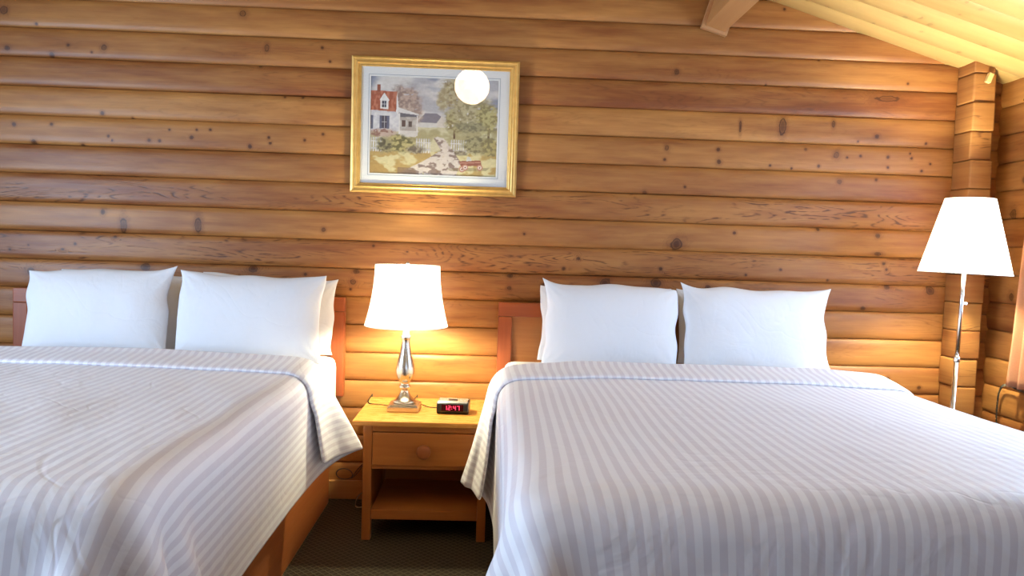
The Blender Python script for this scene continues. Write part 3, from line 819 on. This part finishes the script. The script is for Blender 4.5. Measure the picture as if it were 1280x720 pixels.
bm = bmesh.new(); lathe(bm, [(.004, .622), (.006, .628), (.009, .634), (.006, .641), (.002, .645)], 20); obj('finial', bm, M['nickel'], tl, True)
def bulb_bm(z, r=.030):
    bm = bmesh.new(); lathe(bm, [(.012, z), (.013, z + .02), (.020, z + .04), (r, z + .062), (r, z + .075), (r * .8, z + .093), (r * .4, z + .103), (.003, z + .106)], 24); return bm
obj('bulb', bulb_bm(.385), M['bulb'], tl, True)
bm = bmesh.new(); lathe(bm, [(.017, .352), (.017, .388)], 24); obj('socket', bm, M['nickel'], tl, True)
bm = bmesh.new()
tube(bm, [(-.060, .03, .004), (-.085, .055, .0035), (-.13, .075, .0035), (-.165, .085, .0035), (-.180, .150, .0035), (-.182, .258, .0033), (-.182, .272, -.01), (-.182, .272, -.20)], .0028, 7)
obj('cord', bm, M['cord_dark'], tl, True)

# ---------------------------------------------------------------- alarm clock
ck = thing('alarm_clock', 'small black alarm clock with red digits on the nightstand', 'clock', (-.135, -.325, NZ + .0006), -.06)
def prism_x(bm, prof, x0, x1, bev=.004):
    A = [bm.verts.new((x0, y, z)) for y, z in prof]; B = [bm.verts.new((x1, y, z)) for y, z in prof]
    n = len(prof); fs = [bm.faces.new(A[::-1]), bm.faces.new(B)]
    for i in range(n): fs.append(bm.faces.new((A[i], A[(i + 1) % n], B[(i + 1) % n], B[i])))
    bmesh.ops.recalc_face_normals(bm, faces=fs)
    bmesh.ops.bevel(bm, geom=list({e for f in fs for e in f.edges}), offset=bev, segments=3, profile=.6, affect='EDGES')
bm = bmesh.new(); prism_x(bm, [(-.048, .004), (-.054, .012), (-.050, .044), (-.040, .050), (.045, .050), (.050, .006), (.045, .0), (-.042, .0)], -.068, .068, .0035)
obj('case', bm, M['black'], ck, True)
bm = bmesh.new(); prism_x(bm, [(-.046, .0465), (-.038, .0535), (.030, .0535), (.040, .049)], -.063, .063, .002)
tp_ = obj('top_cover', bm, M['silver'], ck, True)
bm = bmesh.new()
rbox(bm, (-.020, -.020, .0525), (.018, .0, .0565), .0015); obj('snooze_bar', bm, M['black'], ck)
for x in (.030, .044):
    obj('button', box_bm((x, -.018, .0525), (x + .009, -.006, .0555), .001), M['silver'], ck)
dsp = obj('display', box_bm((-.047, -.002, -.0145), (.047, .002, .0145), .001), M['display'], ck)
dsp.location = (0, -.0522, .0275); dsp.rotation_euler = (-.125, 0, 0)
def seg_digit(bm, ch, x, w=.0105, h=.0185, t=.0020):
    on = {'1': 'bc', '2': 'abged', '4': 'fgbc', '7': 'abc'}[ch]
    y0, y1 = -.0032, -.0018; z = -h / 2; s = .0010
    R = {'a': (x + t * .4, h - t, x + w - t * .4, h), 'd': (x + t * .4, 0, x + w - t * .4, t), 'g': (x + t * .4, h / 2 - t / 2, x + w - t * .4, h / 2 + t / 2),
         'b': (x + w - t, h / 2 + .0004, x + w, h - .0004), 'c': (x + w - t, .0004, x + w, h / 2 - .0004), 'f': (x, h / 2 + .0004, x + t, h - .0004), 'e': (x, .0004, x + t, h / 2 - .0004)}
    for k in on:
        a, b, c, d = R[k]; rbox(bm, (a, y0, z + b), (c, y1, z + d), 0)
bm = bmesh.new()
seg_digit(bm, '1', -.034); seg_digit(bm, '2', -.0185); seg_digit(bm, '4', .0045); seg_digit(bm, '7', .020)
for zz in (-.004, .004): rbox(bm, (-.0035, -.0032, zz - .0012), (-.0011, -.0018, zz + .0012), 0)
obj('digits', bm, M['digit'], dsp, part_label='glowing red time 12:47')
bm = bmesh.new(); tube(bm, [(-.060, .036, .012), (-.082, .042, .006), (-.115, .062, .0030), (-.150, .105, .0030), (-.200, .190, .0030), (-.204, .286, .0028), (-.204, .297, -.01), (-.204, .297, -.2)], .0024, 7)
obj('cord', bm, M['cord_dark'], ck, True)

# loose cables by the baseboard
bm = bmesh.new()
c0 = on_y(432, 591, -.040); rr = .040
pts = [on_y(455, 578, -.035), on_y(446, 588, -.034)] + [(c0[0] + rr * math.cos(a), -.036 - .004 * i, c0[2] + rr * .72 * math.sin(a)) for i, a in enumerate(np.linspace(-.4, -.4 - 2 * PI, 13))] + [on_y(448, 590, -.07), on_y(458, 574, -.06)]
tube(bm, pts, .0030, 7); cb = obj('power_cord', bm, M['cord_dark'], None, True)
tag(cb, 'dark cord looped against the baseboard beside the nightstand leg', 'cord')
bm = bmesh.new(); pts = [on_y(458, 612, -.05), on_y(448, 620, -.06), on_y(444, 632, -.10)]
q = on_y(447, 640, -.14); pts += [q, (q[0] + .03, q[1] + .01, .004), (q[0] + .10, q[1] + .02, .004), (q[0] + .22, -.06, .004)]
pts = [np.array([p[0], p[1], max(p[2], .0045)]) for p in pts]
tube(bm, pts, .0032, 7); cb = obj('power_cord', bm, M['cord_white'], None, True)
tag(cb, 'pale cord curling down to the carpet behind the nightstand leg', 'cord')

# ---------------------------------------------------------------- floor lamp
FX, FY = 2.022, -.43
fp = thing('floor_lamp', 'lit chrome floor lamp with white tapered shade in the corner beyond the bed', 'lamp', (FX - .037, FY, .002))
fp.rotation_euler = (0, .022, 0)
bm = bmesh.new(); lathe(bm, [(.125, 0), (.128, .006), (.125, .014), (.06, .022), (.02, .030), (.014, .045)], 48); obj('base', bm, M['chrome'], fp, True)
bm = bmesh.new(); lathe(bm, [(.0105, .03), (.0105, .80)], 20); obj('pole', bm, M['chrome'], fp, True)
bm = bmesh.new(); lathe(bm, [(.0085, .80), (.0085, 1.30)], 20); obj('upper_pole', bm, M['chrome'], fp, True)
bm = bmesh.new(); lathe(bm, [(.011, .79), (.0135, .795), (.0135, .812), (.010, .818)], 20); obj('collar', bm, M['chrome'], fp, True)
bm = bmesh.new(); rbox(bm, (.006, -.006, 1.035), (.022, .006, 1.047), .002); obj('switch', bm, M['chrome'], fp, True)
fprof = [(.174 + (.093 - .174) * t, 1.168 + (1.482 - 1.168) * t) for t in np.linspace(0, 1, 8)]
fs = shade('lamp_shade', fprof, M['shade_floor'], fp)
for nm_, (rr, z) in zip(('bottom_trim', 'top_trim'), ((.174, 1.168), (.093, 1.482))):
    bm = bmesh.new(); tube(bm, [(rr * math.cos(a), rr * math.sin(a), z) for a in np.linspace(0, 2 * PI, 65)], .0022, 6, 1)
    obj(nm_, bm, M['piping'], fs, True)
bm = bmesh.new()
for k in range(3):
    a = k * 2 * PI / 3 + .5; tube(bm, [(0, 0, 1.29), (.138 * math.cos(a), .138 * math.sin(a), 1.295)], .0018, 6, 1)
obj('shade_carrier', bm, M['chrome'], fp, True)
obj('bulb', bulb_bm(1.30), M['bulb_floor'], fp, True)

# ---------------------------------------------------------------- framed picture
TL, TR, BLp, BRp = on_y(440, 71, -.03), on_y(649, 76, -.03), on_y(437, 241, -.03), on_y(646, 245, -.03)
pw = float((TR[0] - TL[0] + BRp[0] - BLp[0]) / 2); ph = float((TL[2] + TR[2] - BLp[2] - BRp[2]) / 2)
pcx = float((TL[0] + TR[0] + BLp[0] + BRp[0]) / 4); pz = float((BLp[2] + BRp[2]) / 2)
TILT = math.radians(1.4)
pic = thing('framed_picture', 'gilt framed cottage garden painting hanging on the log wall above the table lamp', 'picture', (pcx, -.006, pz))
pic.rotation_euler = (TILT, 0, 0)
FW = .044
def frame_bm(a, b, prof):
    """mitred moulding round a rectangle of half width a, height b; prof = (inward, depth)"""
    bm = bmesh.new(); rings = []
    for inn, dep in prof:
        rings.append([bm.verts.new((sx * (a - inn), -dep, inn if sz < 0 else b - inn)) for sx, sz in ((-1, -1), (1, -1), (1, 1), (-1, 1))])
    n = len(rings)
    for i in range(n):
        p, q = rings[i], rings[(i + 1) % n]
        for k in range(4): bm.faces.new((p[k], p[(k + 1) % 4], q[(k + 1) % 4], q[k]))
    bmesh.ops.recalc_face_normals(bm, faces=bm.faces)
    return bm
PA = pw / 2
obj('frame', frame_bm(PA, ph, [(0, 0), (0, .018), (.003, .023), (.010, .025), (.014, .022), (.022, .021), (.027, .024), (.031, .0235), (.034, .019), (.039, .017), (.0415, .019), (.044, .018), (.0455, .012), (.0455, .004), (.03, 0)]), M['gold'], pic)
# mat board with the picture opening
u = pw / 720.0
ml, mr, mt, mb = -PA + 82 * u, -PA + 630 * u, ph - 82 * u, 85 * u      # picture edges
def ring_board(bm, o0, o1, p0, p1, q0, q1, r0, r1, y0, y1):
    O = [(o0, p0), (o1, p0), (o1, p1), (o0, p1)]; I = [(q0, r0), (q1, r0), (q1, r1), (q0, r1)]
    A = [[bm.verts.new((x, y, z)) for x, z in L] for L in (O, I) for y in (y0, y1)]
    oA, oB, iA, iB = A
    for k in range(4):
        j = (k + 1) % 4
        bm.faces.new((oA[k], oA[j], iA[j], iA[k])); bm.faces.new((oB[k], iB[k], iB[j], oB[j])); bm.faces.new((oA[k], oB[k], oB[j], oA[j])); bm.faces.new((iA[k], iA[j], iB[j], iB[k]))
    bmesh.ops.recalc_face_normals(bm, faces=bm.faces)
bm = bmesh.new(); ring_board(bm, -PA + .04, PA - .04, .04, ph - .04, ml, mr, mb, mt, -.0095, -.0065)
mt_o = obj('mat_board', bm, M['mat'], pic)
bm = bmesh.new(); e = 7 * u; ring_board(bm, ml - e - .0022, mr + e + .0022, mb - e - .0022, mt + e + .0022, ml - e, mr + e, mb - e, mt + e, -.0099, -.0094)
obj('border_line', bm, M['matline'], mt_o)

def painting():
    nx, ny = 300, 224
    x = np.linspace(0, 1, nx); y = np.linspace(0, 1, ny)        # y down
    X, Y = np.meshgrid(x, y); c = np.zeros((ny, nx, 3))
    def S(h): 
        h = np.array(h, float) / 255; return np.where(h < .04045, h / 12.92, ((h + .055) / 1.055) ** 2.4)
    def lay(m, col, col2=None, n=None):
        nonlocal c
        m = np.clip(m, 0, 1)[..., None]
        k = S(col) if col2 is None else S(col) * (1 - n[..., None]) + S(col2) * n[..., None]
        c = c * (1 - m) + k * m
    def rect(x0, y0, x1, y1): return ((X > x0) & (X < x1) & (Y > y0) & (Y < y1)) * 1.0
    def poly(pts):
        ins = np.zeros(X.shape, bool); n = len(pts)
        for i in range(n):
            (xa, ya), (xb, yb) = pts[i], pts[(i + 1) % n]
            ins ^= ((ya > Y) != (yb > Y)) & (X < (xb - xa) * (Y - ya) / (yb - ya + 1e-12) + xa)
        return ins * 1.0
    n1 = fbm(X * 5, Y * 7, 1, 4); n2 = fbm(X * 26, Y * 26, 2, 3); n3 = fbm(X * 60, Y * 60, 3, 2); n4 = fbm(X * 12, Y * 14, 9, 3)
    st = lambda v, lo=.4, hi=.6: sstep(lo, hi, v)
    lay(np.ones_like(X), (188, 184, 190), (226, 219, 214), st(n1, .35, .62))
    lay(st(fbm(X * 4 + 9, Y * 8, 5, 3), .56, .68) * (Y < .3), (150, 158, 178))
    lay(sstep(.09, 0, X + Y * .35) * .9, (112, 130, 166))
    # meadow
    lay((Y > .50 + .01 * n2) * 1.0, (214, 202, 160), (182, 168, 118), st(n4))
    lay((Y > .76 + .02 * (n4 - .5)) * 1.0, (222, 208, 150), (196, 160, 84), st(n4, .42, .58))
    # far barn and far hedge
    lay(((Y > .475 + .03 * n2) & (Y < .52) & (X > .62)) * 1.0, (150, 144, 124))
    lay(poly([(.36, .46), (.43, .36), (.52, .36), (.565, .40), (.535, .46)]), (138, 130, 142)); lay(poly([(.385, .47), (.525, .46), (.525, .505), (.385, .51)]), (214, 208, 204))
    lay(poly([(.525, .505), (.525, .45), (.56, .385), (.60, .47), (.60, .505)]), (220, 208, 196))
    def crown(cx, cy, rx, ry, a, b, sd, dens=.46, edge=.35):
        d = np.hypot((X - cx) / rx, (Y - cy) / ry); nn = fbm(X * 34, Y * 34, sd, 3)
        m = sstep(1.0, .55, d + edge * 1.6 * (nn - .5)) * sstep(dens - .22, dens - .04, nn + .15 * (1 - d))
        lay(m, a, b, st(fbm(X * 46, Y * 46, sd + 4, 2), .36, .64))
    crown(.255, .25, .17, .22, (158, 132, 122), (198, 168, 150), 11); crown(.33, .36, .10, .15, (170, 142, 130), (206, 178, 160), 12)
    # right hand trees
    lay(rect(.655, .46, .672, .615), (110, 84, 62)); lay(rect(.925, .46, .94, .62), (116, 92, 70))
    crown(.67, .14, .155, .24, (164, 142, 98), (204, 186, 138), 21); crown(.66, .42, .11, .17, (146, 130, 86), (190, 176, 120), 22); crown(.80, .33, .19, .24, (160, 146, 104), (198, 184, 140), 23)
    crown(.92, .40, .12, .22, (152, 140, 88), (198, 184, 118), 24); crown(.79, .49, .16, .07, (132, 126, 96), (168, 158, 116), 25); crown(.56, .22, .06, .14, (180, 160, 116), (206, 190, 146), 26)
    # cottage
    lay(poly([(-.01, .345), (.225, .345), (.225, .56), (-.01, .57)]), (226, 222, 222), (206, 202, 210), st(n2, .4, .7))
    lay(poly([(-.01, .145), (.205, .15), (.215, .36), (-.01, .345)]), (178, 92, 62), (206, 120, 86), st(fbm(X * 60, Y * 24, 31, 2)))
    lay(rect(.048, .085, .075, .155), (158, 84, 62))
    lay(poly([(.205, .15), (.225, .36), (.225, .40), (.20, .36)]), (236, 230, 226))
    lay(poly([(.075, .33), (.075, .235), (.105, .175), (.14, .24), (.14, .335)]), (238, 234, 228)); lay(rect(.09, .25, .122, .315), (70, 74, 92)); lay(rect(.104, .25, .108, .315), (220, 216, 212)); lay(rect(.09, .28, .122, .286), (220, 216, 212))
    lay(poly([(.07, .24), (.105, .165), (.146, .24), (.14, .248), (.105, .19), (.078, .25)]), (244, 240, 234))
    lay(rect(.0, .40, .022, .54), (106, 110, 134)); lay(rect(.072, .40, .09, .535), (104, 108, 132)); lay(rect(.13, .40, .148, .535), (104, 108, 132)); lay(rect(.09, .40, .13, .53), (84, 84, 100)); lay(rect(.108, .40, .112, .53), (214, 208, 206)); lay(rect(.09, .465, .13, .47), (214, 208, 206))
    lay(poly([(.215, .31), (.38, .375), (.38, .395), (.215, .36)]), (226, 220, 218)); lay(poly([(.22, .365), (.375, .385), (.375, .41), (.225, .415)]), (112, 108, 118)); lay(poly([(.225, .41), (.36, .405), (.36, .56), (.225, .57)]), (186, 172, 162), (206, 196, 186), st(n2))
    lay(rect(.245, .44, .275, .51), (110, 84, 78)); lay(rect(.30, .45, .325, .51), (104, 88, 84)); lay(rect(.362, .39, .374, .60), (228, 220, 214)); lay(rect(.222, .37, .232, .59), (230, 224, 220))
    lay(poly([(.23, .55), (.38, .55), (.36, .61), (.24, .62)]), (222, 212, 204))
    crown(.10, .58, .13, .055, (160, 112, 98), (206, 176, 156), 41, .40)
    # fence
    for x0, x1 in ((.0, .10), (.36, .475), (.635, .765)):
        k = np.floor((X - x0) / .0185); f = (X - x0) / .0185 - k
        lay(((X > x0) & (X < x1) & (Y > .625 + .01 * np.abs(f - .5)) & (Y < .775) & (f > .2) & (f < .72)) * 1.0, (232, 228, 224), (196, 190, 192), st(n2, .4, .7))
        lay(rect(x0, .66, x1, .672), (222, 216, 214)); lay(rect(x0, .735, x1, .748), (206, 200, 200))
    # bushes
    crown(.22, .69, .17, .115, (118, 112, 72), (200, 182, 112), 51, .38); crown(.11, .70, .08, .10, (104, 98, 76), (168, 156, 108), 52, .38); crown(.36, .745, .10, .05, (120, 108, 92), (170, 156, 130), 56)
    crown(.86, .67, .17, .125, (128, 120, 88), (176, 164, 116), 53, .38); crown(.95, .70, .10, .13, (140, 128, 84), (190, 172, 104), 54, .38); crown(.70, .765, .09, .035, (118, 108, 92), (168, 154, 124), 57)
    # path with dappled shade
    pm = poly([(.50, .615), (.53, .60), (.58, .615), (.645, .72), (.72, .86), (.68, 1.01), (.20, 1.01), (.42, .86), (.56, .74)])
    lay(pm * sstep(.3, .45, n2 + .2), (224, 208, 196), (150, 126, 118), st(fbm(X * 22, Y * 34, 61, 3), .46, .58))
    lay(poly([(.53, .66), (.60, .62), (.64, .73), (.58, .72)]) * st(n4, .40, .6) * .6, (176, 156, 146))
    lay(((Y > .93) & (X > .22) & (X < .7)) * st(n4, .46, .56) * .8, (140, 112, 92))
    lay(sstep(.35, 0, X) * (Y > .82) * st(n4, .5, .6) * .7, (190, 146, 66))
    # small red wagon
    lay(poly([(.60, .925), (.95, .905), (.92, .94), (.64, .955)]) * .55, (140, 124, 84))
    lay(poly([(.705, .845), (.875, .83), (.885, .885), (.72, .90)]), (160, 92, 74)); lay(poly([(.71, .862), (.88, .848), (.88, .856), (.71, .871)]), (206, 146, 124)); lay(poly([(.762, .845), (.77, .795), (.79, .80), (.805, .84)]), (206, 204, 204))
    for wx, wy in ((.73, .93), (.87, .908), (.755, .91)):
        d = np.hypot((X - wx) * 1.36, Y - wy); lay((d < .032) * 1.0, (196, 132, 112)); lay((d < .020) * 1.0, (226, 206, 192)); lay((d < .008) * 1.0, (130, 70, 58))
    c *= (.90 + .2 * n3)[..., None]
    g_ = c.mean(-1, keepdims=True); c = np.clip((g_ + (c - g_) * .80) * .86, 0, 1)
    xs = ml + x * (mr - ml); zs = mt - y * (mt - mb)
    XX, ZZ = np.meshgrid(xs, zs)
    o = mesh_np('painting', np.stack([XX, np.full_like(XX, -.0062), ZZ], -1), grid_faces(ny, nx)[:, ::-1], M['painting'], pic, False)
    attr(o.data, 'paint', 'FLOAT_COLOR', 'POINT', np.concatenate([c, np.ones((ny, nx, 1))], -1))
    sd = o.modifiers.new('sheet', 'SOLIDIFY'); sd.thickness = .0012; sd.offset = -1
painting()
obj('glass', box_bm((-PA + .043, -.0145, .043), (PA - .043, -.0125, ph - .043), 0), M['glass'], pic)

# ceiling globe, mirrored in the picture glass
gp = on_y(590, 108, -.035); rd = ray(590, 108); rd /= np.linalg.norm(rd)
nrm = np.array([0, -math.cos(TILT), -math.sin(TILT)])
rf = rd - 2 * rd.dot(nrm) * nrm
tt = 2.5 / abs(rf[1]); gc = gp + rf * tt
gl = thing('ceiling_globe', 'round white opal globe lamp hanging from the ceiling, mirrored in the picture glass', 'lamp', tuple(gc))
GR = .138
bm = bmesh.new(); bmesh.ops.create_uvsphere(bm, u_segments=40, v_segments=24, radius=GR); obj('globe', bm, M['globe'], gl, True)
zc = roof_z(gc[0]) - gc[2]
bm = bmesh.new(); lathe(bm, [(.045, GR - .012), (.045, GR + .02), (.012, GR + .03), (.009, GR + .04), (.009, zc - .02), (.06, zc - .015), (.065, zc + .02)], 24); obj('stem', bm, M['nickel'], gl, True)

# ---------------------------------------------------------------- curtain and cord on the right wall
def curtain(y0, y1, label, name='curtain'):
    ny, nz = 130, 40
    zt, zb = 1.93, .672
    t = np.linspace(0, 1, ny); v = np.linspace(0, 1, nz)
    T, Vv = np.meshgrid(t, v)
    z = zb + (zt - zb) * Vv
    y = y0 + (y1 - y0) * T * (1 - .10 * Vv) - .11 * Vv * (1 - T) - .0
    x = X_R - .085 + .024 * np.sin(T * 2 * PI * 7) * (1 - .25 * Vv) + .006 * np.sin(T * 31 + Vv * 3) 
    o = mesh_np(name, np.stack([x, y, z], -1), grid_faces(nz, ny), M['curtain'])
    sd = o.modifiers.new('cloth', 'SOLIDIFY'); sd.thickness = .003
    return tag(o, label, 'curtain')
curtain(-.275, -.66, 'peach curtain hanging on the log wall beside the floor lamp')
rod = thing('curtain_rod', 'thin metal curtain rod above the window beside the floor lamp', 'curtain rod', (X_R - .085, -1.2, 1.94))
bm = bmesh.new(); tube(bm, [(0, .92, 0), (0, -.92, 0)], .010, 12, 1); obj('rod', bm, M['nickel'], rod, True)
for yy in (.86, -.86):
    bm = bmesh.new(); rbox(bm, (-.006, yy - .01, -.014), (.0845, yy + .01, -.004), .002); obj('bracket', bm, M['nickel'], rod)
bm = bmesh.new()
pts = [on_x(1245, 560, 2.395), on_x(1245, 540, 2.395), on_x(1246, 510, 2.394), on_x(1249, 490, 2.394), on_x(1254, 482, 2.394), on_x(1262, 482, 2.392), on_x(1272, 487, 2.392), on_x(1288, 491, 2.392), on_x(1310, 480, 2.395)]
p0 = pts[0]; pts = [np.array([2.396, p0[1], .06]), np.array([2.396, p0[1], .25])] + pts
tube(bm, pts, .0055, 8); cb = obj('power_cord', bm, M['cord_grey'], None, True)
tag(cb, 'grey cable hooked on the log wall below the curtain', 'cord')

# ---------------------------------------------------------------- daylight and world
def area(name, loc, rot, sx, sy, power, col):
    l = bpy.data.lights.new(name, 'AREA'); l.shape = 'RECTANGLE'; l.size = sx; l.size_y = sy; l.energy = power; l.color = col
    o = bpy.data.objects.new(name, l); C.objects.link(o); o.location = loc; o.rotation_euler = rot
    return o
DAY = (.54, .74, 1.0)
area('window_daylight', (X_L - .05, (WIN_L[0] + WIN_L[1]) / 2, 1.32), (0, -PI / 2, 0), 1.06, 1.7, 116, DAY)
area('window_daylight', (X_R + .05, (WIN_R[0] + WIN_R[1]) / 2, 1.32), (0, PI / 2, 0), .98, 1.36, 37, DAY)
area('window_daylight', ((WIN_F[0] + WIN_F[1]) / 2, Y_F - .05, 1.35), (PI / 2, 0, 0), 1.36, .98, 10, DAY)
w = bpy.data.worlds.new('sky'); scene.world = w; w.use_nodes = True
nt = w.node_tree; bg = nt.nodes['Background']
bg.inputs[0].default_value = (.62, .76, 1.0, 1); bg.inputs[1].default_value = 1.0

vs_ = scene.view_settings
vs_.view_transform = 'Standard'; vs_.look = 'None'; vs_.gamma = 1.0; vs_.use_curve_mapping = False
vs_.exposure = 0.55
scene.cycles.use_denoising = True
scene.cycles.max_bounces = 8; scene.cycles.diffuse_bounces = 5; scene.cycles.transparent_max_bounces = 12
scene.cycles.sample_clamp_indirect = 6.0
scene.cycles.caustics_reflective = False; scene.cycles.caustics_refractive = False
